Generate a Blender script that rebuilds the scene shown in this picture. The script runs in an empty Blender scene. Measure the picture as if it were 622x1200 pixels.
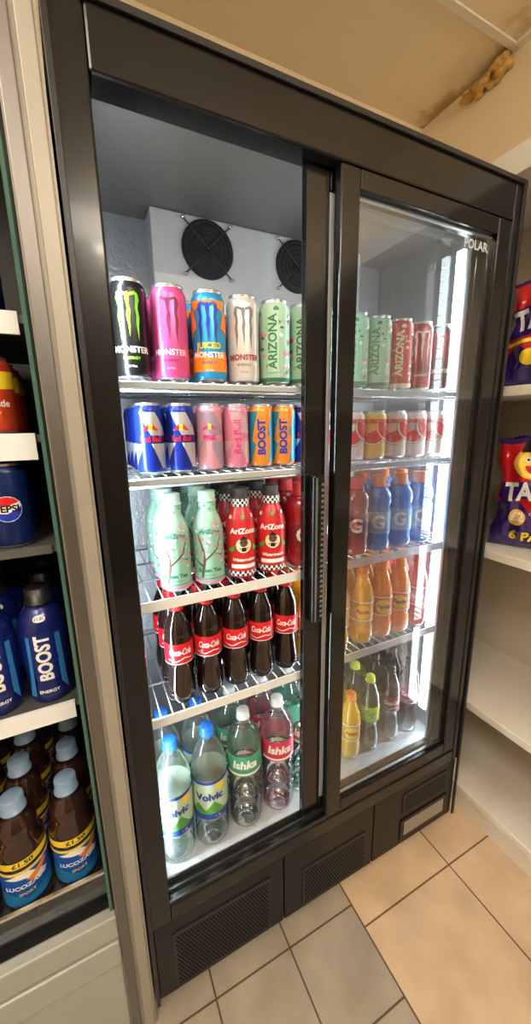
import bpy, bmesh, math, random
import numpy as np
from mathutils import Matrix, Vector
random.seed(7)
scene=bpy.context.scene
scene.view_settings.view_transform='Standard'
COL=scene.collection
# ------------------------------------------------------------------ materials
MC={}
def M(name,col,rough=.4,metal=0.,var=0.,scale=20.,emit=None,es=0.,coat=0.,bump=0.,spec=.5,stretch=None):
    if name in MC: return MC[name]
    m=bpy.data.materials.new(name); m.use_nodes=True
    nt=m.node_tree; b=nt.nodes['Principled BSDF']
    c=(col[0],col[1],col[2],1)
    b.inputs['Base Color'].default_value=c
    b.inputs['Roughness'].default_value=rough
    b.inputs['Metallic'].default_value=metal
    b.inputs['Specular IOR Level'].default_value=spec
    if coat: b.inputs['Coat Weight'].default_value=coat; b.inputs['Coat Roughness'].default_value=.08
    if emit: b.inputs['Emission Color'].default_value=(*emit,1); b.inputs['Emission Strength'].default_value=es
    if var or bump:
        tc=nt.nodes.new('ShaderNodeNewGeometry'); n=nt.nodes.new('ShaderNodeTexNoise')
        n.inputs['Scale'].default_value=scale; n.inputs['Detail'].default_value=5
        src=tc.outputs['Position']
        if stretch:
            mp=nt.nodes.new('ShaderNodeMapping'); mp.inputs['Scale'].default_value=stretch; nt.links.new(src,mp.inputs['Vector']); src=mp.outputs[0]
        nt.links.new(src,n.inputs['Vector'])
        if var:
            r=nt.nodes.new('ShaderNodeMix'); r.data_type='RGBA'
            r.inputs[6].default_value=(*[max(0,x*(1-var)) for x in col],1)
            r.inputs[7].default_value=(*[min(1,x*(1+var)) for x in col],1)
            nt.links.new(n.outputs['Fac'],r.inputs[0]); nt.links.new(r.outputs[2],b.inputs['Base Color'])
        if bump:
            bp=nt.nodes.new('ShaderNodeBump'); bp.inputs['Strength'].default_value=bump; bp.inputs['Distance'].default_value=.004
            nt.links.new(n.outputs['Fac'],bp.inputs['Height']); nt.links.new(bp.outputs['Normal'],b.inputs['Normal'])
    MC[name]=m; return m
def Mclear(name,tint,body=.12,bodycol=(.8,.9,.95),rough=.05,refl=1.0,ior=1.5):
    """thin clear plastic / glass: transparent + fresnel gloss + little diffuse haze"""
    if name in MC: return MC[name]
    m=bpy.data.materials.new(name); m.use_nodes=True; nt=m.node_tree; nt.nodes.clear()
    o=nt.nodes.new('ShaderNodeOutputMaterial'); t=nt.nodes.new('ShaderNodeBsdfTransparent'); t.inputs[0].default_value=(*tint,1)
    d=nt.nodes.new('ShaderNodeBsdfDiffuse'); d.inputs[0].default_value=(*bodycol,1)
    g=nt.nodes.new('ShaderNodeBsdfGlossy'); g.inputs['Roughness'].default_value=rough; g.inputs[0].default_value=(refl,refl,refl,1)
    f=nt.nodes.new('ShaderNodeFresnel'); f.inputs[0].default_value=ior
    a=nt.nodes.new('ShaderNodeMixShader'); a.inputs[0].default_value=body
    b=nt.nodes.new('ShaderNodeMixShader')
    nt.links.new(t.outputs[0],a.inputs[1]); nt.links.new(d.outputs[0],a.inputs[2])
    nt.links.new(f.outputs[0],b.inputs[0]); nt.links.new(a.outputs[0],b.inputs[1]); nt.links.new(g.outputs[0],b.inputs[2])
    nt.links.new(b.outputs[0],o.inputs[0]); MC[name]=m; return m
black=M('black_gloss',(.005,.005,.005),.2,0,coat=.2,spec=.35)
blackp=M('black_panel',(.006,.006,.006),.36,spec=.3)
hole=M('hole_black',(.001,.001,.001),.9,spec=0)
grey_pl=M('grille_plate',(.022,.022,.023),.45,spec=.3)
brushed=M('brushed_black',(.03,.03,.032),.32,.5,var=.3,scale=60,stretch=(1,1,.05))
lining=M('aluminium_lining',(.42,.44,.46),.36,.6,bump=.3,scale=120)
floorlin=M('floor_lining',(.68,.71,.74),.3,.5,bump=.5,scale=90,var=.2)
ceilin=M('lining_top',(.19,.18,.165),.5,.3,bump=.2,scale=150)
cowl_m=M('cowl_white',(.47,.45,.42),.45,var=.05)
chrome=M('chrome_wire',(.75,.78,.8),.25,.9)
strip=M('price_strip_white',(.8,.83,.84),.4)
stripg=M('price_strip_clear',(.42,.47,.5),.25)
silver=M('can_silver',(.66,.67,.69),.28,.9)
white=M('white_ink',(.85,.85,.85),.4); blk=M('black_ink',(.01,.01,.01),.35)
red=M('red_ink',(.65,.01,.015),.35); yellow=M('yellow_ink',(.9,.65,.03),.4)
blue=M('blue_ink',(.01,.04,.42),.35); green=M('green_ink',(.05,.4,.08),.4)
led=M('led_strip',(1,1,1),.5,emit=(.82,.92,1),es=9)
# ------------------------------------------------------------------ mesh helpers
def newobj(name,bm,mats,parent=None,smooth=False,loc=None):
    me=bpy.data.meshes.new(name); bm.to_mesh(me); bm.free()
    for m in mats: me.materials.append(m)
    if smooth:
        for p in me.polygons: p.use_smooth=True
    ob=bpy.data.objects.new(name,me); COL.objects.link(ob)
    if parent: ob.parent=parent
    if loc: ob.location=loc
    return ob
def empty(name,loc=(0,0,0)):
    e=bpy.data.objects.new(name,None); COL.objects.link(e); e.location=loc; e.empty_display_size=.1; return e
def addbox(bm,a,b,mi=0,bev=0):
    x0,y0,z0=a;x1,y1,z1=b
    vs=[bm.verts.new(p) for p in [(x0,y0,z0),(x1,y0,z0),(x1,y1,z0),(x0,y1,z0),(x0,y0,z1),(x1,y0,z1),(x1,y1,z1),(x0,y1,z1)]]
    fs=[bm.faces.new([vs[i] for i in f]) for f in [(0,3,2,1),(4,5,6,7),(0,1,5,4),(1,2,6,5),(2,3,7,6),(3,0,4,7)]]
    for f in fs: f.material_index=mi
    if bev:
        es=list({e for f in fs for e in f.edges})
        r=bmesh.ops.bevel(bm,geom=es,offset=bev,segments=2,affect='EDGES',profile=.5)
        for f in r['faces']: f.material_index=mi
def box(name,a,b,mat,parent=None,bev=0):
    bm=bmesh.new(); addbox(bm,a,b,0,bev); return newobj(name,bm,[mat],parent)
def boxes(name,lst,mats,parent=None,bev=0):
    bm=bmesh.new()
    for it in lst: addbox(bm,it[0],it[1],it[2] if len(it)>2 else 0,bev)
    return newobj(name,bm,mats,parent)
def addrod(bm,p,q,r,mi=0,seg=6):
    p=Vector(p);q=Vector(q);d=q-p
    rot=d.to_track_quat('Z','Y').to_matrix().to_4x4()
    mat=Matrix.Translation((p+q)/2)@rot
    res=bmesh.ops.create_cone(bm,cap_ends=True,segments=seg,radius1=r,radius2=r,depth=d.length,matrix=mat)
    for f in {f for v in res['verts'] for f in v.link_faces}: f.material_index=mi; f.smooth=True
def lathe(bm,prof,mis,seg=40):
    rings=[]
    for r,z in prof:
        if r<1e-6: rings.append([bm.verts.new((0,0,z))])
        else: rings.append([bm.verts.new((r*math.sin(2*math.pi*i/seg),-r*math.cos(2*math.pi*i/seg),z)) for i in range(seg)])
    for k in range(len(rings)-1):
        a,b=rings[k],rings[k+1]
        for i in range(seg):
            j=(i+1)%seg
            if len(a)==1 and len(b)==1: continue
            if len(a)==1: f=bm.faces.new((a[0],b[j],b[i]))
            elif len(b)==1: f=bm.faces.new((a[i],a[j],b[0]))
            else: f=bm.faces.new((a[i],a[j],b[j],b[i]))
            f.material_index=mis[k]; f.smooth=True
TC={}
def text2d(s,size,shear=0,bold=0,rot=0,sx=1):
    k=(s,size,shear,bold,rot,sx)
    if k in TC: return TC[k]
    cu=bpy.data.curves.new('t','FONT'); cu.body=s; cu.size=size; cu.align_x='CENTER'; cu.align_y='CENTER'
    cu.resolution_u=3; cu.offset=bold*size; cu.shear=shear
    ob=bpy.data.objects.new('t',cu); COL.objects.link(ob)
    dg=bpy.context.evaluated_depsgraph_get(); dg.update()
    me=bpy.data.meshes.new_from_object(ob.evaluated_get(dg))
    c,s_=math.cos(rot),math.sin(rot)
    vs=[(v.co.x*sx*c-v.co.y*s_, v.co.x*sx*s_+v.co.y*c) for v in me.vertices]
    fs=[tuple(p.vertices) for p in me.polygons]
    bpy.data.objects.remove(ob); bpy.data.curves.remove(cu); bpy.data.meshes.remove(me)
    TC[k]=(vs,fs); return TC[k]
def P(*pts): return ([tuple(p) for p in pts],[tuple(range(len(pts)))])
def rect(x0,y0,x1,y1): return P((x0,y0),(x1,y0),(x1,y1),(x0,y1))
def disc(cx,cy,r,n=14,ry=None): 
    ry=ry or r
    return P(*[(cx+r*math.cos(2*math.pi*i/n),cy+ry*math.sin(2*math.pi*i/n)) for i in range(n)])
def half(cx,cy,r,rot,n=10): return P(*[(cx+r*math.cos(rot+math.pi*i/n),cy+r*math.sin(rot+math.pi*i/n)) for i in range(n+1)])
def decal(bm,shape,u,v,mi,fn,step=.004,vstep=None):
    vs,fs=shape
    b2=bmesh.new(); bv=[b2.verts.new((x+u,y+v,0)) for x,y in vs]
    for f in fs:
        try: b2.faces.new([bv[i] for i in f])
        except ValueError: pass
    xs=[x+u for x,y in vs]; ys=[y+v for x,y in vs]
    x=math.ceil(min(xs)/step)*step
    while x<max(xs):
        bmesh.ops.bisect_plane(b2,geom=b2.verts[:]+b2.edges[:]+b2.faces[:],plane_co=(x,0,0),plane_no=(1,0,0)); x+=step
    if vstep:
        y=math.ceil(min(ys)/vstep)*vstep
        while y<max(ys):
            bmesh.ops.bisect_plane(b2,geom=b2.verts[:]+b2.edges[:]+b2.faces[:],plane_co=(0,y,0),plane_no=(0,1,0)); y+=vstep
    mp={}
    for vv in b2.verts: mp[vv]=bm.verts.new(fn(vv.co.x,vv.co.y))
    for f in b2.faces:
        try:
            nf=bm.faces.new([mp[x] for x in f.verts]); nf.material_index=mi; nf.smooth=True
            nf.normal_update()
        except ValueError: pass
    b2.free()
def cyl_fn(prof,rref,off,ang=0):
    pr=sorted(prof,key=lambda p:p[1]); zs=[p[1] for p in pr]; rs=[p[0] for p in pr]
    def fn(u,v):
        r=float(np.interp(v,zs,rs))+off; a=ang+u/rref
        return (r*math.sin(a),-r*math.cos(a),v)
    return fn
def make(prof,segm,mats,decs,outer,rref,extra=None,seg=40):
    bm=bmesh.new(); lathe(bm,prof,segm,seg)
    for k,d in enumerate(decs):
        decal(bm,d[0],d[1],d[2],d[3],cyl_fn(outer,rref,.0005+.0015*k/max(12,len(decs)),d[4] if len(d)>4 else 0),step=.004,vstep=(d[5] if len(d)>5 else None))
    if extra: extra(bm)
    me=bpy.data.meshes.new('m'); bm.to_mesh(me); bm.free()
    for m in mats: me.materials.append(m)
    return me
def can(r,h,body,decs,dm):
    prof=[(0,.004),(r*.72,.004),(r*.78,0),(r*.95,.006),(r,.014),(r,h*.5),(r,h*.89),(r*.975,h*.92),(r*.85,h*.965),(r*.83,h*.975),(r*.86,h*.985),(r*.86,h),(r*.81,h),(r*.79,h-.005),(0,h-.005)]
    mi=[0,0,0,1,1,1,1,1,0,0,0,0,0,0]
    def tab(bm):
        addbox(bm,(-.006,-.014,h-.005),(.006,.006,h-.0025),0)
    outer=[(r*.95,.006),(r,.014),(r,h*.89),(r*.975,h*.92),(r*.85,h*.965)]
    return make(prof,mi,[silver,body]+dm,decs,outer,r,tab)
def claw(s=1.0):
    L=[P((-18,24),(-16,33),(-11,36),(-11.5,24),(-10,12),(-11.5,2),(-10.5,-12),(-13.5,-36),(-14.5,-16),(-16.5,-2),(-14.5,12),(-16,20)),
       P((-4,27),(-3.5,32),(.5,35),(3,28),(1.8,17),(3.6,7),(1.4,-5),(2,-14),(0,-30),(-1.6,-12),(-3.4,0),(-1.6,12)),
       P((11,36),(16,33),(18,24),(16,20),(14.5,12),(16.5,-2),(14.5,-16),(13.5,-36),(10.5,-12),(11.5,2),(10,12),(11.5,24)),
       P((-14,34),(-11,36),(-3,33),(-4,28.5),(-10,31)),P((2.5,33),(11,36),(14,34),(10,31),(3,28.5))]
    return [([(x*.001*s,y*.001*s) for x,y in v],f) for v,f in L]
def monster(body,cl,tx,extra=[],dm=[]):
    d=list(extra)
    for c in claw(1.12): d.append((c,0,.105,2))
    d.append((text2d('MONSTER',.0145,bold=.03,sx=.95),0,.050,3)); d.append((text2d('ENERGY',.0065,bold=.01,sx=1.2),0,.036,2))
    d.append((text2d('ULTRA',.005),0,.022,3))
    return can(.033,.168,body,d,[cl,tx]+dm)
PROD={}
mon_blk=M('can_black',(.008,.008,.008),.3,.3); mon_pink=M('can_pink',(.78,.10,.32),.3,.3); mon_cy=M('can_cyan',(.03,.33,.65),.3,.3)
mon_wh=M('can_white',(.68,.64,.62),.35,.3); mint=M('mint',(.38,.60,.44),.4); orange=M('orange_ink',(.95,.25,.02),.4)
acid=M('acid_green',(.25,.85,.03),.4); plum=M('plum_ink',(.2,.02,.1),.4); greyi=M('grey_ink',(.2,.2,.22),.4)
pinki=M('pink_ink',(.85,.2,.35),.4); brown=M('brown_ink',(.12,.05,.03),.5); cyan=M('cyan_ink',(.05,.45,.8),.4)
PROD['mk']=monster(mon_blk,acid,white)
PROD['mp']=monster(mon_pink,plum,M('lightpink',(.9,.65,.7),.4))
PROD['mj']=monster(mon_cy,blue,white,[(P((-.05,.02),(.05,.02),(.05,.05),(.03,.06),(.01,.045),(-.02,.06),(-.05,.05)),0,0,4),(P((-.03,.13),(0,.145),(.03,.13),(.04,.148),(-.04,.148)),0,0,4),(P((-.05,.075),(-.024,.10),(-.03,.13),(-.05,.14)),0,0,4),(P((.05,.085),(.026,.10),(.032,.13),(.05,.13)),0,0,4),(text2d('JUICED',.015,bold=.04),0,.067,5)],[orange,yellow])
PROD['mw']=monster(mon_wh,greyi,M('darkred',(.35,.03,.05),.4))
PROD['mr']=monster(M('can_red',(.42,.012,.02),.3,.3),white,blk)
PROD['md']=monster(M('can_maroon',(.10,.006,.012),.3,.3),M('claw_red',(.8,.05,.06),.4),white)
def arizona_can(body,c1,c2,pl):
    d=[]
    rr=random.Random(3)
    for i in range(84):
        d.append((disc(0,0,rr.uniform(.0025,.0065),7,rr.uniform(.002,.006)),rr.uniform(-.1,.1),rr.uniform(.018,.148),[3,4,2][i%3]))
    d+= [(rect(-.012,.025,.012,.145),-.006,0,pl)]
    d+= [(text2d('ARIZONA',.024,bold=.03,rot=math.pi/2),-.006,.085,2)]
    d+= [(rect(-.1,.006,.1,.014),0,0,2)]
    return can(.033,.168,body,d,[c1,c2,white])
PROD['ag']=arizona_can(mint,M('dkgreen',(.03,.17,.08),.4),pinki,1)
PROD['ap']=arizona_can(M('salmon',(.62,.05,.07),.4),M('cream',(.85,.78,.5),.4),green,1)
def slim(body,alt,txt,label,vert=False,lines=None):
    r=.0265
    d=[(P((-.083,.012),(-.04,.012),(-.012,.06),(-.083,.06)),0,0,2),(P((0,.06),(.02,.012),(.083,.012),(.083,.03),(.04,.06)),0,0,2),
       (P((-.02,.118),(.01,.118),(.035,.075),(.0,.075)),0,0,2)]
    if vert: d.append((text2d(label,.021,bold=.02,rot=math.pi/2),0,.068,3))
    else:
        d.append((text2d(label,.0145,bold=.035,sx=.82),0,.068,3)); 
        d.append((disc(0,0,.006),0,.09,4)); d.append((P((-.016,.083),(-.004,.096),(-.003,.086)),0,0,3)); d.append((P((.016,.083),(.004,.096),(.003,.086)),0,0,3))
    return can(r,.135,body,d,[alt,txt,yellow])
PROD['rb']=slim(M('rb_blue',(.010,.03,.31),.3,.4),M('rb_silver',(.6,.63,.68),.3,.6),red,'Red Bull')
PROD['rp']=slim(M('rp_pink',(.70,.34,.42),.3,.3),M('rp_lilac',(.40,.31,.44),.3,.3),M('magenta',(.6,.03,.2),.4),'PINK')
PROD['rq']=slim(M('rq_pink',(.72,.24,.38),.3,.3),M('rq_light',(.66,.42,.48),.3,.3),M('magenta2',(.6,.04,.2),.4),'Red Bull',True)
def boostcan():
    r=.0265
    d=[(P((-.083,.012),(-.024,.012),(-.012,.05),(-.022,.06),(-.008,.12),(-.083,.12)),0,0,2),(P((.016,.012),(.083,.012),(.083,.12),(.026,.12),(.014,.07),(.022,.07)),0,0,2),
       (text2d('BOOST',.023,bold=.04,rot=math.pi/2),.001,.066,3)]
    return can(r,.135,M('boost_orange',(.85,.30,.05),.3,.3),d,[M('boost_cyan',(.03,.33,.5),.3,.3),blue])
PROD['bo']=boostcan()
def melon(body,a,b,w):
    d=[]
    for i in range(5):
        u=-.09+.042*i; v=.072+.012*(i%2); o=math.pi+.45-.9*(i%2)
        d.append((half(u,v,.036,o),0,0,3)); d.append((half(u,v,.0335,o),0,0,4)); d.append((half(u,v,.031,o),0,0,2))
    d.append((text2d('RUBICON',.014,bold=.05),0,.096,2))
    return can(.033,.122,body,d,[a,b,w])
PROD['wm']=melon(M('wm_white',(.74,.60,.58),.35,.1),M('wm_red',(.72,.015,.035),.4),green,white)
PROD['ym']=melon(M('ym_yellow',(.8,.5,.12),.35,.1),M('wm_red',(.72,.015,.035),.4),M('ym_o',(.9,.3,.05),.4),white)
def pepsi():
    d=[(disc(0,0,.022,20),0,.07,3),(half(0,.07,.021,.15),0,0,4),(half(0,.07,.021,math.pi+.15),0,0,5),(P((-.02,.064),(0,.062),(.02,.073),(.02,.082),(0,.075),(-.02,.076)),0,0,3),(text2d('PEPSI',.016,bold=.04),0,.070,2)]
    return can(.033,.146,M('pepsi_navy',(.005,.02,.12),.3,.3),d,[blk,white,red,blue])
PROD['pe']=pepsi()
PROD['lc']=can(.033,.122,M('luco_red',(.6,.06,.02),.3,.3),[(P((-.1,.06),(.1,.08),(.1,.105),(-.1,.09)),0,0,2),(text2d('Lucozade',.015,bold=.02),0,.05,3),(text2d('ENERGY',.008),0,.035,2),(disc(0,0,.012),.0,.086,4)],[yellow,white,orange])
# ------------------------------------------------------------------ bottles
def bottle(r,h,capr,caph,mats,shape,lab,decs,seg=40,rib=0):
    prof=[(0,.006),(r*.55,.004),(r*.8,0)]+shape
    segm=[0,0]+[1 if (lab and a[1]>=lab[0]-1e-6 and b[1]<=lab[1]+1e-6) else 0 for a,b in zip([(r*.8,0)]+shape,shape)]
    zt=shape[-1][1]; outer=[(r*.8,0)]+shape
    cap=[(capr*1.12,zt),(capr*1.12,zt+.003),(capr,zt+.0035),(capr,h-.002),(capr*.9,h),(0,h)]
    prof+=cap; segm+= [2]*6
    return make(prof,segm[:len(prof)-1],mats,decs,outer,r,None,seg)
colam=M('cola_liquid',(.010,.004,.003),.08,coat=.6); cokered=M('label_red',(.62,.008,.016),.3)
def cola(labm,text,tm,liq,capm,h=.240,ts=.021,sx=.56):
    s=h/.235
    sh=[(.0305,.006),(.032,.02),(.0315,.04),(.0285,.06),(.0275,.078),(.0300,.098),(.0312,.1),(.0312,.148),(.0300,.15),(.0305,.165),(.0275,.182),(.020,.2),(.0145,.212),(.0125,.218)]
    sh=[(a*(1+(s-1)*.5),b*s) for a,b in sh]
    d=[(text2d(text,ts,shear=.35,bold=.03,sx=sx),0,.129*s,3),(rect(-.1,.101*s,.1,.1025*s),0,0,3),(P((-.028,.112*s),(-.01,.107*s),(.01,.114*s),(.028,.110*s),(.028,.1115*s),(.01,.1165*s),(-.01,.109*s),(-.028,.1135*s)),0,0,3),(rect(.048,.104*s,.06,.146*s),0,0,3),(rect(-.06,.104*s,-.052,.146*s),0,0,3)]
    return bottle(.032,h,.0145,.017,[liq,labm,capm,tm],sh,(.1*s,.148*s),d)
PROD['co']=cola(cokered,'Coca-Cola',white,colam,cokered)
PROD['cz']=cola(M('label_dkred',(.3,.02,.03),.3),'Coca-Cola',white,colam,blk,.27)
PROD['ft']=cola(M('label_lime',(.55,.6,.03),.4),'7up',green,M('dark_liquid',(.02,.03,.008),.1,coat=.6),M('cap_yel',(.6,.72,.04),.4),.26,.026,1)
AZ=[(.033,.006),(.0345,.015),(.0345,.12),(.033,.136),(.027,.156),(.0215,.168),(.0200,.172),(.0200,.190),(.0175,.192)]
def azbottle(body,neck,cap,decs,dm):
    return bottle(.0345,.216,.0195,.022,[neck,body,cap]+dm,AZ,(.006,.136),decs)
rr=random.Random(5)
dg=[(P((-.02,.02),(-.014,.02),(-.007,.06),(-.010,.09),(-.013,.06)),0,0,3),(P((-.008,.06),(.02,.085),(.03,.12),(.028,.12),(.018,.088),(-.009,.064)),0,0,3),(P((-.01,.085),(-.022,.12),(-.024,.12),(-.013,.08)),0,0,3),(P((.012,.078),(.03,.07),(.04,.075),(.03,.073)),0,0,3),(P((-.014,.045),(-.035,.06),(-.045,.09),(-.043,.09),(-.034,.062),(-.012,.050)),0,0,3)]
for i in range(66): dg.append((disc(0,0,rr.uniform(.0015,.0036),6),rr.uniform(-.045,.045),rr.uniform(.055,.15),[4,4,7][i%3]))
dg+=[(text2d('AriZona',.014,bold=.03),.004,.128,5),(text2d('Green Tea',.012,bold=.04),.0,.038,6),(text2d('with Honey',.006),.0,.027,6),(rect(-.109,.008,.109,.014),0,0,4),(rect(-.109,.018,.109,.0195),0,0,6)]
for i in range(12): dg.append((disc(0,0,.0026,6),-.1+.018*i,.181+(.004 if i%2 else -.003),5))
PROD['gt']=azbottle(M('tea_mint',(.27,.52,.40),.35),M('tea_mint2',(.30,.54,.42),.3),M('cap_mint',(.42,.64,.56),.4),dg,[brown,pinki,M('tealtext',(.02,.25,.22),.4),M('dkgreen',(.03,.2,.08),.4),white])
dr=[]
for i in range(36):
    for j in range(2):
        if (i+j)%2: dr.append((rect(-.1085+i*.006,.008+j*.006,-.1085+i*.006+.006,.014+j*.006),0,0,3))
        else: dr.append((rect(-.1085+i*.006,.008+j*.006,-.1085+i*.006+.006,.014+j*.006),0,0,4))
ck=[]
for i in range(24):
    for j in range(3):
        ck.append((rect(-.1085+i*.009,.173+j*.006,-.1085+i*.009+.009,.179+j*.006),0,0,3 if (i+j)%2 else 4))
dr2=[(text2d('AriZona',.018,bold=.04),0,.118,4),(disc(0,0,.018,16,.018),0,.084,5),(disc(0,0,.010,12),0,.090,6),(P((-.012,.096),(0,.107),(.012,.096),(0,.099)),0,0,3),(half(0,.079,.010,math.pi),0,0,3),(disc(0,0,.0018,6),-.004,.091,3),(disc(0,0,.0018,6),.004,.091,3),
     (text2d('Watermelon',.0105,shear=.3,bold=.04),0,.049,4),(rect(-.03,.028,.03,.038),0,0,4),(half(-.03,.078,.010,math.pi+.6),0,0,7),(half(.032,.078,.010,math.pi-.6),0,0,7),
     (disc(0,0,.005,8),-.035,.15,5),(disc(0,0,.005,8),.0,.15,7),(disc(0,0,.005,8),.03,.152,4)]
PROD['rw']=azbottle(M('tea_red',(.6,.02,.02),.35),M('tea_redn',(.5,.02,.03),.3),M('cap_dark',(.03,.03,.03),.4),dr+ck+dr2,[blk,white,M('cream',(.85,.78,.5),.4),brown,green])
SP=[(.034,.006),(.036,.02),(.0335,.035),(.036,.05),(.036,.11),(.032,.12),(.036,.135),(.034,.155),(.026,.17),(.019,.175)]
def sports2(liq,lab,cap,txt):
    return bottle(.036,.205,.019,.03,[liq,lab,cap,txt,orange],SP,(.05,.11),[(text2d('G',.05,bold=.03),0,.08,3),(P((-.004,.062),(.006,.085),(0,.085),(.004,.1),(-.008,.078),(-.001,.078)),0,0,4)])
PROD['gb']=sports2(M('sport_blue',(.01,.17,.62),.12,coat=.5),M('sport_label',(.2,.38,.62),.4),M('cap_orange',(.8,.2,.05),.4),white)
PROD['gr']=sports2(M('sport_red',(.30,.006,.014),.12,coat=.5),M('sport_label2',(.20,.01,.02),.4),M('cap_red_s',(.5,.03,.03),.4),white)
OR=[(.030,.006),(.033,.02),(.033,.05),(.030,.06),(.033,.072),(.033,.13),(.031,.15),(.022,.18),(.0145,.2),(.0135,.205)]
def juice(liq,lab,cap,txt,word,dc):
    return bottle(.033,.225,.0155,.02,[liq,lab,cap,txt,dc,white],OR,(.072,.13),[(disc(0,0,.022,16),0,.1,4),(text2d(word,.018,bold=.04,shear=.2),0,.1,3),(rect(-.1,.072,.1,.076),0,0,5),(rect(-.1,.126,.1,.13),0,0,5)])
PROD['jo']=juice(M('juice_orange',(.85,.24,.01),.15,coat=.5),M('jl_orange',(.65,.13,.02),.4),orange,blue,'Fanta',yellow)
PROD['jr']=juice(M('juice_red',(.6,.05,.04),.15,coat=.5),M('jl_red',(.45,.05,.08),.4),M('cap_r',(.6,.05,.05),.4),white,'Fanta',M('jl_pk',(.65,.3,.3),.4))
PROD['jy']=juice(M('juice_yellow',(.8,.40,.02),.15,coat=.5),M('jl_yellow',(.65,.30,.03),.4),orange,red,'Fanta',yellow)
# water
pet=Mclear('clear_plastic',(.95,.97,.99),.06,(.82,.89,.96),.05,ior=1.8)
LB=[(.042,.008)]+[(.0445 if i%2 else .042,.014+i*.0085) for i in range(8)]+[(.0445,.088),(.0445,.205)]+[(.042 if i%2 else .0445,.21+i*.008) for i in range(4)]+[(.040,.25),(.030,.275),(.018,.295),(.0145,.303),(.0145,.306)]
dv=[(rect(-.14,.09,.14,.108),0,0,4),(P((-.05,.108),(-.03,.14),(-.01,.118),(.012,.145),(.035,.115),(.05,.108)),0,0,3),(disc(0,0,.012,14),.028,.188,5),(rect(-.14,.196,.14,.205),0,0,4),(text2d('Volvic',.028,bold=.04),0,.158,4),(text2d('1.5L',.01),.02,.099,6)]
PROD['vo']=bottle(.0445,.33,.0165,.025,[pet,M('volvic_label',(.50,.64,.46),.4),M('cap_blue',(.02,.17,.7),.35),M('leafgreen',(.08,.33,.06),.4),M('volvic_navy',(.02,.06,.32),.4),yellow,white],LB,(.088,.205),dv)
def ishka(c,name):
    sh=[(.042,.008)]+[(.045 if i%2 else .0415,.014+i*.011) for i in range(14)]+[(.045,.172),(.045,.232),(.042,.238),(.045,.248),(.04,.27),(.028,.292),(.016,.31),(.0145,.316)]
    return bottle(.045,.338,.016,.02,[pet,c,M('cap_clearwhite',(.6,.65,.68),.35),white,red],sh,(.172,.232),[(text2d('Ishka',.032,bold=.04,shear=.15),0,.206,3),(rect(-.05,.176,.05,.182),0,0,3)])
PROD['ig']=ishka(M('ishka_green',(.06,.33,.17),.4),'g'); PROD['ir']=ishka(M('ishka_red',(.55,.04,.08),.4),'r')
LU=[(.032,.006),(.0345,.02),(.0345,.035),(.0345,.115),(.034,.12),(.0345,.135),(.034,.15),(.029,.165),(.0295,.168),(.028,.19),(.020,.205),(.015,.215)]
lud=[(P((-.108,.037),(.108,.037),(.108,.07),(.03,.06),(0,.05),(-.03,.07),(-.108,.06)),0,0,3),(P((-.03,.1),(0,.113),(.035,.08),(.02,.075),(0,.095)),0,0,4),(P((.0,.09),(.03,.108),(.036,.1),(.01,.082)),0,0,5),(text2d('LUCOZADE',.0115,bold=.04),0,.078,4),(text2d('SPORT',.008,bold=.02),0,.062,6),(rect(-.108,.122,.108,.137),0,0,6),(rect(-.108,.109,.108,.115),0,0,6)]
lud2=(text2d('£1.50',.013,bold=.03),0,.1295,7)
PROD['lu']=bottle(.0345,.243,.0165,.028,[M('luco_liquid',(.03,.012,.009),.1,coat=.6),M('luco_blue',(.012,.09,.42),.35),M('cap_greyblue',(.22,.33,.48),.35),M('luco_teal',(.02,.2,.45),.4),white,orange,yellow,blk],LU,(.035,.115),lud+[lud2])
BS=[(.031,.006),(.034,.02),(.032,.05),(.0345,.09),(.0345,.145),(.031,.168),(.023,.185),(.017,.192)]
PROD['bb']=bottle(.0345,.222,.0185,.03,[M('boostb_blue',(.006,.015,.15),.25,.3,coat=.3),M('boostb_blue2',(.006,.02,.2),.3,.3),M('cap_black',(.010,.010,.014),.35),white,M('bb_cyan',(.03,.2,.5),.4),blk],BS,(.05,.145),[(text2d('BOOST',.028,bold=.04,rot=math.pi/2),0,.095,3),(P((-.03,.02),(-.02,.02),(-.018,.14),(-.024,.14)),0,0,4),(P((.03,.02),(.02,.04),(.018,.14),(.026,.14)),0,0,4),(text2d('ENERGY',.008,bold=.02),0,.028,3),(disc(0,0,.010,14,.006),0,.172,3),(text2d('£1.85',.007,bold=.02),0,.172,5)] )
NM=dict(mk='energy_drink_can',mp='energy_drink_can',mj='energy_drink_can',mw='energy_drink_can',mr='energy_drink_can',md='energy_drink_can',ag='iced_tea_can',ap='iced_tea_can',rb='energy_drink_can',rp='energy_drink_can',rq='energy_drink_can',bo='energy_drink_can',
 wm='fruit_drink_can',ym='fruit_drink_can',pe='cola_can',lc='energy_drink_can',co='cola_bottle',cz='cola_bottle',ft='lemonade_bottle',gt='iced_tea_bottle',rw='iced_tea_bottle',gb='sports_drink_bottle',gr='sports_drink_bottle',
 jo='orange_soda_bottle',jr='orange_soda_bottle',jy='orange_soda_bottle',vo='water_bottle',ig='water_bottle',ir='water_bottle',lu='sports_drink_bottle',bb='energy_drink_bottle')
CX,CY=-.017,-.67
def put(k,x,y,z,face=.55,jit=.12,sc=(1,1,1)):
    ob=bpy.data.objects.new(NM[k],PROD[k]); COL.objects.link(ob)
    a=math.atan2(x-CX,y-CY)
    ob.location=(x,y,z); ob.rotation_euler=(0,0,-a*face+random.uniform(-jit,jit)); ob.scale=sc; return ob
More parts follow.
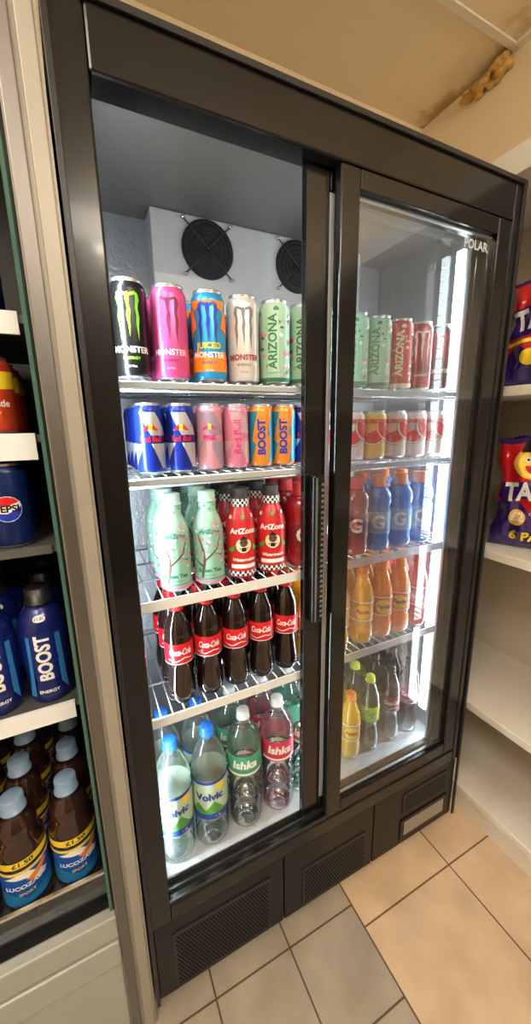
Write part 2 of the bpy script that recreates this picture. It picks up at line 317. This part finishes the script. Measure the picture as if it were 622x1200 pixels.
# ------------------------------------------------------------------ main fridge
W,H=1.02,1.95; D=.62
fr=empty('display_fridge')
boxes('body',[((0,.05,.05),(.035,D,H)),((.985,.05,.05),(W,D,H)),((.035,.05,1.912),(.985,D,H)),((.035,.05,.05),(.985,D,.30)),((.035,.455,.3),(.985,D,1.912))],[blackp],fr)
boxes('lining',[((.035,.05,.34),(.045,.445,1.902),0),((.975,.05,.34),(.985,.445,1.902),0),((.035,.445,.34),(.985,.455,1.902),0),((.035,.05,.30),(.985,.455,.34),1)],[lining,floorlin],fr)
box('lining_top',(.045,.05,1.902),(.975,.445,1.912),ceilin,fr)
boxes('front_frame',[((0,0,.28),(.052,.05,H)),((.988,0,.28),(W,.05,H)),((.052,0,1.862),(.988,.05,H)),((.052,.0,.28),(.988,.05,.325))],[black],fr,bev=.004)
boxes('frame_lip',[((0,-.006,.05),(.009,0,H)),((W-.009,-.006,.05),(W,0,H)),((.009,-.006,H-.01),(W-.009,0,H))],[brushed],fr,bev=.001)
boxes('door_track',[((.052,.004,.325),(.988,.008,.333)),((.052,.028,.325),(.988,.032,.333)),((.052,.047,.325),(.988,.05,.338))],[M('track',(.08,.08,.08),.3,.8)],fr)
boxes('lower_panel',[((.009,.004,.05),(.345,.05,.278)),((.348,.004,.05),(.655,.05,.278)),((.658,.004,.05),(1.011,.05,.278))],[blackp],fr,bev=.003)
def grille(name,x0,x1,z0,z1,st=.0078):
    bm=bmesh.new(); addbox(bm,(x0,.0015,z0),(x1,.0045,z1),0)
    nx=int((x1-x0-.008)/st); nz=int((z1-z0-.008)/st)
    for i in range(nx):
        for j in range(nz):
            x=x0+.008+i*st+(st/2 if j%2 else 0); z=z0+.008+j*st
            if x>x1-.005 : continue
            vs=[bm.verts.new((x+.0027*math.cos(a*math.pi/3),.0012,z+.0027*math.sin(a*math.pi/3))) for a in range(6)]
            f=bm.faces.new(vs); f.material_index=1
    newobj(name,bm,[grey_pl,hole],fr)
grille('grille_1',.05,.305,.065,.235); grille('grille_2',.405,.625,.065,.195); grille('grille_3',.775,.975,.175,.25)
boxes('control_panel',[((.77,.001,.07),(.98,.0045,.15),0),((.785,.0,.085),(.965,.001,.138),1)],[blackp,M('label_grey',(.36,.34,.31),.35,.5)],fr)
bm=bmesh.new()
for x in (.06,.96):
    for y in (.05,.56):
        addrod(bm,(x,y,.02),(x,y,.05),.008); addrod(bm,(x-.012,y,.02),(x+.012,y,.02),.02,0,16)
newobj('castors',bm,[blk],fr)
def doorframe(name,x0,x1,y0,y1,z0,z1,w,wt,wl=None):
    wl=wl or w
    return boxes(name,[((x0,y0,z0),(x0+wl,y1,z1)),((x1-w,y0,z0),(x1,y1,z1)),((x0+wl,y0,z1-wt),(x1-w,y1,z1)),((x0+wl,y0,z0),(x1-w,y1,z0+wt))],[black],fr,bev=.003)
doorframe('right_door',.478,.986,.001,.024,.334,1.861,.046,.036)
doorframe('left_door',.418,.948,.0275,.046,.34,1.861,.043,.036,.054)
glass=Mclear('door_glass',(.93,.96,.95),.016,(.75,.78,.76),.0,ior=1.95)
def pane(name,x0,x1,z0,z1,y):
    bm=bmesh.new(); bm.faces.new([bm.verts.new(p) for p in [(x0,y,z0),(x1,y,z0),(x1,y,z1),(x0,y,z1)]]); newobj(name,bm,[glass],fr)
pane('right_door_glass',.524,.944,.369,1.826,.014); pane('left_door_glass',.472,.906,.375,1.826,.038)
boxes('glass_spacer',[((.5255,.015,.37),(.5285,.022,1.825)),((.94,.015,.37),(.943,.022,1.825)),((.526,.015,1.82),(.942,.022,1.825)),((.526,.015,.37),(.942,.022,.374)),((.472,.031,.376),(.484,.036,1.825)),((.901,.04,.376),(.905,.046,1.825))],[M('spacer',(.62,.64,.65),.35,.4)],fr)
bm=bmesh.new(); addbox(bm,(.428,.006,.93),(.458,.0275,1.28),0,.004)
for i in range(26): addbox(bm,(.4465,.003,.945+i*.0125),(.4535,.0065,.951+i*.0125),1)
addbox(bm,(.433,.003,.935),(.437,.0065,1.275),1)
newobj('handle',bm,[black,M('handle_grey',(.3,.31,.33),.25,.8)],fr)
bm=bmesh.new(); decal(bm,text2d('POLAR',.027,bold=.03),.88,1.795,0,lambda u,v:(u,.0125,v),step=.5)
newobj('door_badge',bm,[M('badge',(.75,.8,.85),.3,.3)],fr)
# led tubes: segmented diffusers on the side walls just behind the doors
bm=bmesh.new()
addbox(bm,(.9735,.108,.40),(.975,.140,1.84),1)
for i in range(48):
    z=.405+i*.03; addbox(bm,(.9675,.113,z),(.9735,.135,z+.026),0)
addbox(bm,(.045,.054,.40),(.0475,.060,1.84),0)
newobj('led_tubes',bm,[led,M('led_base',(.7,.72,.74),.4)],fr)
SH=[1.472,1.297,1.047,.775]
def shelf(n,z,solid):
    bm=bmesh.new(); y0,y1=.062,.43; x0,x1=.047,.963; r=.0022; zt=z-r
    n_=int((x1-x0)/.026)
    for i in range(n_+1):
        x=x0+.004+(x1-x0-.008)*i/n_; addrod(bm,(x,y0,zt),(x,y1,zt),.0017,0,5)
    for y in (y0,y0+.12,y0+.24,y1): addrod(bm,(x0,y,zt-.004),(x1,y,zt-.004),.0028,0,6)
    addrod(bm,(x0,y0,zt-.018),(x1,y0,zt-.018),.0028,0,6)
    for i in range(0,n_+1,2):
        x=x0+.004+(x1-x0-.008)*i/n_; addrod(bm,(x,y0,zt),(x,y0,zt-.018),.0017,0,5)
    if solid: addbox(bm,(x0,y0-.007,zt-.021),(x1,y0-.004,zt+.001),1)
    else: addbox(bm,(x0,y0-.007,zt-.014),(x1,y0-.004,zt-.004),2)
    newobj('shelf_%d'%n,bm,[chrome,strip,stripg],fr)
for i,z in enumerate(SH): shelf(i+1,z,i>1)
bm=bmesh.new()
for x in (.0455,.9715):
    for y in (.16,.38): addbox(bm,(x,y,.36),(x+.003,y+.018,1.88))
newobj('shelf_pilasters',bm,[M('pilaster',(.45,.46,.48),.35,.8)],fr)
cx0,cx1,cy=.195,.83,.37
box('cooling_cowl',(cx0,cy,1.63),(cx1,.445,1.901),cowl_m,fr,bev=.004)
bm=bmesh.new()
for fx in (.335,.600):
    fz=1.828
    res=bmesh.ops.create_cone(bm,cap_ends=True,segments=32,radius1=.068,radius2=.068,depth=.006,matrix=Matrix.Translation((fx,cy-.003,fz))@Matrix.Rotation(math.pi/2,4,'X'))
    for k in range(5):
        rr_=.012+.012*k
        pts=[(fx+rr_*math.cos(a*math.pi/12),cy-.008,fz+rr_*math.sin(a*math.pi/12)) for a in range(24)]
        for a in range(24): addrod(bm,pts[a],pts[(a+1)%24],.0009,1,4)
    for a in range(4):
        t=math.pi/4+a*math.pi/2; addrod(bm,(fx,cy-.009,fz),(fx+.088*math.cos(t),cy-.005,fz+.088*math.sin(t)),.0018,1,4)
        addrod(bm,(fx+.088*math.cos(t),cy-.008,fz+.088*math.sin(t)),(fx+.088*math.cos(t),cy,fz+.088*math.sin(t)),.004,2,8)
    for b in range(5):
        t=b*2*math.pi/5
        vs=[bm.verts.new((fx+r_*math.cos(t+o),cy-.0065,fz+r_*math.sin(t+o))) for r_,o in ((.015,0),(.055,-.1),(.055,.6),(.015,.7))]
        f=bm.faces.new(vs); f.material_index=3
newobj('fans',bm,[M('fan_black',(.004,.004,.004),.6),M('guard',(.06,.06,.06),.4,.5),silver,M('blade',(.012,.012,.012),.4)],fr)
# ------------------------------------------------------------------ stock
def rowfill(cols,z,y0,dy,rows,face=.75,sc=(1,1,1)):
    for k,x in cols:
        for r in range(rows): put(k,x,y0+r*dy,z,face,sc=sc)
rowfill([('mk',.090),('mp',.163),('mj',.240),('mw',.313),('ag',.387),('ag',.459),('ag',.532),('ag',.604),('ag',.675),('ap',.747),('mr',.818),('md',.888)],SH[0],.105,.072,3)
rowfill([('rb',.108),('rb',.169),('rp',.229),('rq',.288),('bo',.346),('bo',.403)],SH[1],.097,.058,4)
rowfill([('rb',.46),('wm',.53),('wm',.60),('ym',.67),('wm',.742),('wm',.814),('wm',.886)],SH[1],.102,.071,3)
rowfill([('gt',.141),('gt',.217),('rw',.294),('rw',.372)],SH[2],.104,.075,3,.75,(.96,.96,.96))
rowfill([('gr',.455),('gr',.55),('gr',.627),('gb',.704),('gb',.783),('gb',.863)],SH[2],.106,.077,3)
rowfill([('co',.135),('co',.203),('co',.271),('co',.340),('co',.410)],SH[3],.103,.071,3,1.0)
rowfill([('jy',.48),('jy',.575),('jy',.66),('jo',.731),('jo',.801),('jr',.873)],SH[3],.103,.071,3)
rowfill([('vo',.096),('vo',.188),('ig',.285),('ir',.384)],.34,.107,.1,2,.9)
rowfill([('ig',.48)],.34,.12,.1,2)
rowfill([('jy',.665),('ft',.742),('cz',.83),('cz',.915)],.34,.14,.075,3)
# ------------------------------------------------------------------ left neighbouring chiller
lf=empty('drinks_chiller')
beige=M('chiller_post',(.36,.33,.28),.4,.2,var=.12,scale=8); metal=M('brushed_steel',(.22,.21,.2),.35,.9,var=.1,scale=40,stretch=(1,1,.05))
boxes('cabinet',[((-.058,.0,.0),(-.004,.65,2.2),0),((-.9,.55,.0),(-.058,.65,2.2),1),((-.9,.0,.0),(-.85,.55,2.2),0),((-.85,.0,2.1),(-.058,.55,2.2),0),((-.85,.02,.0),(-.058,.55,.34),2)],[beige,M('chiller_in',(.03,.03,.03),.5),M('chiller_base',(.05,.05,.05),.5)],lf)
box('inner_side',(-.064,.01,.34),(-.058,.55,2.1),M('chiller_in',(.03,.03,.03),.5),lf)
boxes('post_trim',[((-.056,-.008,.0),(-.036,.0,2.2),0),((-.03,-.004,0),(-.008,0,2.2),1)],[metal,beige],lf,bev=.002)
box('glass_edge',(-.068,-.004,.41),(-.0625,.006,2.1),M('green_glass_edge',(.05,.13,.10),.15),lf)
boxes('plinth',[((-.9,-.006,.33),(-.058,.02,.39),0),((-.9,-.01,.26),(-.058,.02,.325),0),((-.9,-.002,0),(-.058,.02,.255),0)],[M('plinth_m',(.40,.41,.37),.3,.2)],lf,bev=.004)
boxes('glass_riser_rail',[((-.85,.030,.468),(-.068,.036,.474))],[chrome],lf)
bm=bmesh.new(); bm.faces.new([bm.verts.new(p) for p in [(-.85,.033,.39),(-.068,.033,.39),(-.068,.033,.468),(-.85,.033,.468)]]); newobj('glass_riser',bm,[Mclear('riser_glass',(.55,.6,.6),.02,(.3,.35,.35),.02,ior=1.7)],lf)
def lshelf(n,z,t,m):
    boxes('rack_%d'%n,[((-.85,.065,z-.012),(-.068,.5,z),0),((-.85,.058,z-t),(-.080,.065,z+.003),1)],[M('rackgrey',(.15,.15,.15),.4,.5),m],lf)
LS=[1.56,1.378,1.187,.872,.395]
lshelf(1,LS[0],.03,strip); lshelf(2,LS[1],.04,strip); lshelf(3,LS[2],.012,M('darkstrip',(.1,.1,.1),.3)); lshelf(4,LS[3],.032,strip); lshelf(5,LS[4],.01,chrome)
def lrow(k,x0,dx,nc,z,y0,dy,rows,sc=(1,1,1)):
    for c in range(nc):
        for r in range(rows): put(k,x0-c*dx,y0+r*dy,z,.6,sc=sc)
lrow('pe',-.14,.072,5,LS[0],.115,.072,2)
lrow('lc',-.137,.07,5,LS[1],.105,.072,3); lrow('pe',-.138,.072,5,LS[2],.105,.072,3)
lrow('bb',-.119,.086,5,LS[3],.112,.088,3,(1.18,1.18,1.03)); lrow('lu',-.124,.096,4,LS[4],.112,.098,4,(1.27,1.27,1.12))
# ------------------------------------------------------------------ right shelving + bags
sw=empty('retail_shelving')
cream=M('shelf_cream',(.78,.73,.65),.45,var=.05,scale=6)
boards=[((1.085,-1.6,z-.028),(1.49,.75,z)) for z in (.10,.45,1.0,1.485,2.07)]
boxes('boards',boards,[cream],sw,bev=.003)
boxes('plinth',[((1.095,-1.6,0),(1.11,.75,.072))],[cream],sw)
boxes('fascia',[((1.075,-1.6,2.01),(1.085,.75,2.075))],[M('fascia_white',(.85,.83,.78),.4)],sw)
boxes('back_panel',[((1.47,-1.6,.1),(1.49,.75,2.04))],[M('backpanel',(.62,.55,.46),.5)],sw)
boxes('uprights',[((1.10,.70,.1),(1.47,.72,2.04)),((1.10,-1.58,.1),(1.47,-1.56,2.04))],[cream],sw)
def bag(w,h,th,decs,mats,loc,rz,seed=0,split=.42):
    rg=random.Random(seed); ph=[rg.uniform(0,6) for _ in range(6)]
    def T(u,v):
        a=max(0,1-(abs(2*u/w))**2.0); b=max(0,1-(abs(2*v/h-1))**2.2)
        e=min(1,abs(2*v/h-1)**2)+min(1,abs(2*u/w)**2)
        wr=.004*math.sin(u*70+v*50+ph[0])+.003*math.sin(v*110-u*60+ph[1])+.010*e*math.sin(u*120+ph[2]+2*math.sin(v*20))*min(1,b*2)
        return th*.5*(a**.75)*(b**.65)+ wr*min(1,a*b*3)
    def X(u,v):
        t=min(1,max(0,v/h))
        k=1-.16*math.sin(math.pi*t)**.6
        return u*k+.004*math.sin(v*60+ph[3])*abs(2*u/w)
    def Z(u,v): # top seam sags toward the corners
        return v+(.010*math.cos(u/w*math.pi)-.006*math.sin(u*90+ph[4])*.5)*(abs(2*v/h-1)**2)*(1 if v>h/2 else 0)
    bm=bmesh.new(); nx,nz=40,50
    for s in (-1,1):
        g=[[bm.verts.new((X(-w/2+w*i/nx,h*j/nz),s*T(-w/2+w*i/nx,h*j/nz)+.0005*s+(.002*(i%2) if j in(0,1,nz,nz-1) else 0),Z(-w/2+w*i/nx,h*j/nz)+(.003*(i%2) if j==nz else 0))) for i in range(nx+1)] for j in range(nz+1)]
        for j in range(nz):
            for i in range(nx):
                q=[g[j][i],g[j][i+1],g[j+1][i+1],g[j+1][i]]
                f=bm.faces.new(q if s<0 else q[::-1]); f.smooth=True
                v=(j+.5)/nz; f.material_index=0 if v>split+.08*math.sin(i*.25) else 1
                if j in (0,1,nz-1,nz-2): f.material_index=1
    for k,d in enumerate(decs):
        decal(bm,d[0],d[1],d[2],d[3],lambda u,v,k=k:(X(u,v),-T(u,v)-.0014-.0004*k,Z(u,v)),step=.007,vstep=.007)
    ob=newobj('crisp_packet',bm,mats,None); ob.location=loc; ob.rotation_euler=(0,0,rz); return ob
bred=M('bag_red',(.55,.015,.02),.2,coat=.5); bblue=M('bag_blue',(.035,.012,.15),.2,coat=.5); skin=M('mascot_yellow',(.85,.5,.08),.35)
def T6(o): return [(disc(0,0,.052,20,.045),.0+o,.265,6),(disc(0,0,.04,18,.036),0+o,.262,2),(disc(0,0,.008,10),-.014+o,.272,3),(disc(0,0,.008,10),.014+o,.272,3),(disc(0,0,.004,8),-.013+o,.272,4),(disc(0,0,.004,8),.015+o,.272,4),(half(o,.256,.02,math.pi),0,0,5),(half(o,.292,.035,0),0,0,4),
  (P((-.12,.155),(.12,.185),(.12,.235),(-.12,.205)),0,0,1),(text2d('TAYTO',.072,bold=.04,sx=.88,rot=.12),0,.188,3),(disc(0,0,.026,12),-.06,.105,6),(text2d('£2',.038,bold=.03),-.06,.107,3),(text2d('6 PACK',.042,bold=.04),0,.045,2),(text2d('CHEESE & ONION',.014),.03,.12,3)]
bmats=[bred,bblue,yellow,white,blk,red,skin]
bag(.255,.33,.14,T6(-.03),bmats,(1.215,-.03,1.001),-math.pi/2+.5,1)
bag(.255,.33,.13,T6(0),bmats,(1.365,.05,1.001),-math.pi/2+.3,2)
f2=[(P((-.12,.13),(.12,.16),(.12,.235),(-.12,.205)),0,0,1),(text2d('TAYTO',.072,bold=.04,sx=.88,rot=.12),0,.185,3),(disc(0,0,.035,20),.03,.25,6),(disc(0,0,.03,18,.022),-.05,.08,2),(disc(0,0,.03,18,.02),.0,.06,6),(disc(0,0,.03,18,.02),.06,.085,2),(P((-.12,.12),(.12,.15),(.12,.14),(-.12,.11)),0,0,2)]
bag(.25,.285,.14,f2,bmats,(1.215,.0,1.486),-math.pi/2+.45,3,.3)
bag(.25,.285,.13,f2,bmats,(1.365,.07,1.486),-math.pi/2+.3,4,.3)
# ------------------------------------------------------------------ room
ZC=2.65
def floor_mat():
    m=bpy.data.materials.new('floor_tiles'); m.use_nodes=True; nt=m.node_tree; b=nt.nodes['Principled BSDF']; L=nt.links.new
    g=nt.nodes.new('ShaderNodeNewGeometry')
    def br(anchor,w,h,c1,c2,mo):
        mp=nt.nodes.new('ShaderNodeMapping'); mp.inputs['Location'].default_value=(-anchor[0],-anchor[1],0); L(g.outputs['Position'],mp.inputs['Vector'])
        t=nt.nodes.new('ShaderNodeTexBrick'); t.offset=0; t.inputs['Scale'].default_value=1; t.inputs['Brick Width'].default_value=w; t.inputs['Row Height'].default_value=h
        t.inputs['Mortar Size'].default_value=.0024; t.inputs['Color1'].default_value=(*c1,1); t.inputs['Color2'].default_value=(*c2,1); t.inputs['Mortar'].default_value=(*mo,1)
        L(mp.outputs[0],t.inputs['Vector']); return t
    t1=br((.555-3.45,-.087-3.45),.345,.345,(.72,.53,.34),(.68,.51,.34),(.15,.09,.05))
    t2=br((.555-2.1,-.03-2.05),.21,.205,(.42,.36,.28),(.39,.34,.27),(.10,.07,.05))
    s=nt.nodes.new('ShaderNodeSeparateXYZ'); L(g.outputs['Position'],s.inputs[0])
    gt=nt.nodes.new('ShaderNodeMath'); gt.operation='GREATER_THAN'; gt.inputs[1].default_value=.555; L(s.outputs[0],gt.inputs[0])
    mx=nt.nodes.new('ShaderNodeMix'); mx.data_type='RGBA'; L(gt.outputs[0],mx.inputs[0]); L(t2.outputs[0],mx.inputs[6]); L(t1.outputs[0],mx.inputs[7])
    n=nt.nodes.new('ShaderNodeTexNoise'); n.inputs['Scale'].default_value=7; n.inputs['Detail'].default_value=8; L(g.outputs['Position'],n.inputs['Vector'])
    cr=nt.nodes.new('ShaderNodeValToRGB'); cr.color_ramp.elements[0].color=(.8,.78,.76,1); cr.color_ramp.elements[1].color=(1.1,1.1,1.1,1); cr.color_ramp.elements[0].position=.3; cr.color_ramp.elements[1].position=.7; L(n.outputs['Fac'],cr.inputs[0])
    mu=nt.nodes.new('ShaderNodeMix'); mu.data_type='RGBA'; mu.blend_type='MULTIPLY'; mu.inputs[0].default_value=1; L(mx.outputs[2],mu.inputs[6]); L(cr.outputs[0],mu.inputs[7]); L(mu.outputs[2],b.inputs['Base Color'])
    b.inputs['Roughness'].default_value=.42; return m
def ceil_mat():
    m=bpy.data.materials.new('ceiling_tile'); m.use_nodes=True; nt=m.node_tree; b=nt.nodes['Principled BSDF']; L=nt.links.new
    g=nt.nodes.new('ShaderNodeNewGeometry'); s=nt.nodes.new('ShaderNodeSeparateXYZ'); L(g.outputs['Position'],s.inputs[0])
    n=nt.nodes.new('ShaderNodeTexNoise'); n.inputs['Scale'].default_value=9; n.inputs['Detail'].default_value=8; L(g.outputs['Position'],n.inputs['Vector'])
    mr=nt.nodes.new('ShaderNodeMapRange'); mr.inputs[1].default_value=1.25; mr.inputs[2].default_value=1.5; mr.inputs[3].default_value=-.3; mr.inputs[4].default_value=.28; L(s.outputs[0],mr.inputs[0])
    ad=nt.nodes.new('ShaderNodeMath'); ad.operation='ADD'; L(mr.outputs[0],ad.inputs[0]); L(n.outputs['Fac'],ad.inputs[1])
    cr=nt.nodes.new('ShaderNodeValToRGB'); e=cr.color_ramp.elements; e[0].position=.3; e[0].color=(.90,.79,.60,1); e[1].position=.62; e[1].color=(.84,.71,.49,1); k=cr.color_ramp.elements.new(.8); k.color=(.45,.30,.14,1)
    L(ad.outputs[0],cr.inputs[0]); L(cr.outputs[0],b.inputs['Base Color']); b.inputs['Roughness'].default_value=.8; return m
box('floor',(-1.3,-2.6,-.05),(1.6,.9,0),floor_mat())
wallm=M('wall_paint',(.84,.71,.50),.6,var=.08,scale=3); wallf=M('wall_dark',(.16,.13,.10),.7,var=.6,scale=3)
box('wall_right',(1.495,-2.6,0),(1.6,.9,ZC),wallm); box('wall_back',(-1.3,.8,0),(1.495,.9,ZC),wallm)
box('wall_left',(-1.3,-2.6,0),(-1.2,.8,ZC),wallm); box('wall_front',(-1.2,-2.6,0),(1.495,-2.5,ZC),wallf)
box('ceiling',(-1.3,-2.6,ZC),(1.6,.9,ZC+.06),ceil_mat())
boxes('trim_ceiling',[((-1.2,.383,ZC-.006),(1.495,.407,ZC)),((-1.2,-.217,ZC-.006),(1.495,-.193,ZC)),((-1.2,-.817,ZC-.006),(1.495,-.793,ZC)),((1.47,-2.5,ZC-.012),(1.495,.383,ZC-.0005))],[M('tbar',(.82,.78,.68),.5)])
bm=bmesh.new(); rg=random.Random(11)
for i in range(34):
    t=rg.random(); c=Vector((1.475+rg.uniform(-.02,.01),.40+.17*t,ZC-.025+rg.uniform(-.025,.01)-.012*math.sin(t*3)))
    bmesh.ops.create_icosphere(bm,subdivisions=2,radius=rg.uniform(.006,.019),matrix=Matrix.Translation(c)@Matrix.Diagonal((1,rg.uniform(.8,2.0),rg.uniform(.5,1.0),1)))
ob=newobj('expanding_foam',bm,[M('foam_brown',(.58,.34,.09),.8,var=.6,scale=60,bump=.8)],None,True)
rm=ob.modifiers.new('r','REMESH'); rm.mode='VOXEL'; rm.voxel_size=.004
# ------------------------------------------------------------------ lights
def area(name,loc,dirv,sx,sy,power,col,vis=True):
    l=bpy.data.lights.new(name,'AREA'); l.shape='RECTANGLE'; l.size=sx; l.size_y=sy; l.energy=power; l.color=col
    o=bpy.data.objects.new(name,l); COL.objects.link(o); o.location=loc; o.rotation_euler=Vector(dirv).to_track_quat('-Z','Y').to_euler(); return o
area('ceiling_light',(-.75,-1.3,ZC-.02),(0,0,-1),.7,1.2,36,(1,.91,.78))
area('ceiling_light',(.5,-2.2,ZC-.02),(0,0,-1),.9,.4,22,(1,.91,.78))
bm=bmesh.new(); addrod(bm,(.2,-2.0,2.42),(1.3,-2.0,2.42),.014,0,12); addbox(bm,(.2,-2.01,2.45),(1.3,-1.99,2.47),1)
for x in (.3,1.2): addrod(bm,(x,-2.0,2.47),(x,-2.0,ZC),.004,1)
newobj('added_fill_tube',bm,[M('fill_tube_glow',(1,1,1),.5,emit=(1,.90,.75),es=150),M('fill_tube_body',(.8,.8,.8),.5)])  # invented hanging tube, added behind the camera to brighten the ceiling
area('led_light_left',(.060,.062,1.10),(.75,.6,0),.008,1.46,4.6,(.80,.91,1)).parent=fr
area('led_light_right',(.960,.066,1.08),(-.75,.6,0),.008,1.40,6.0,(.80,.91,1)).parent=fr
area('led_light_centre',(.490,.056,1.08),(0,1,0),.012,1.4,3.9,(.80,.91,1)).parent=fr
w=bpy.data.worlds.new('w'); scene.world=w; w.use_nodes=True; w.node_tree.nodes['Background'].inputs[0].default_value=(.9,.8,.65,1); w.node_tree.nodes['Background'].inputs[1].default_value=.1
# ------------------------------------------------------------------ camera
cam=bpy.data.cameras.new('camera'); co=bpy.data.objects.new('camera',cam); COL.objects.link(co)
cam.sensor_fit='VERTICAL'; cam.sensor_height=36; cam.lens=440/1200*36; cam.clip_start=.01
fwd=Vector((.426,.878,-.2218)).normalized(); up=Vector((.110,.188,.9748)); right=fwd.cross(up).normalized(); up=right.cross(fwd)
m=Matrix((right,up,-fwd)).transposed().to_4x4(); m.translation=Vector((CX,CY,1.385)); co.matrix_world=m
scene.camera=co
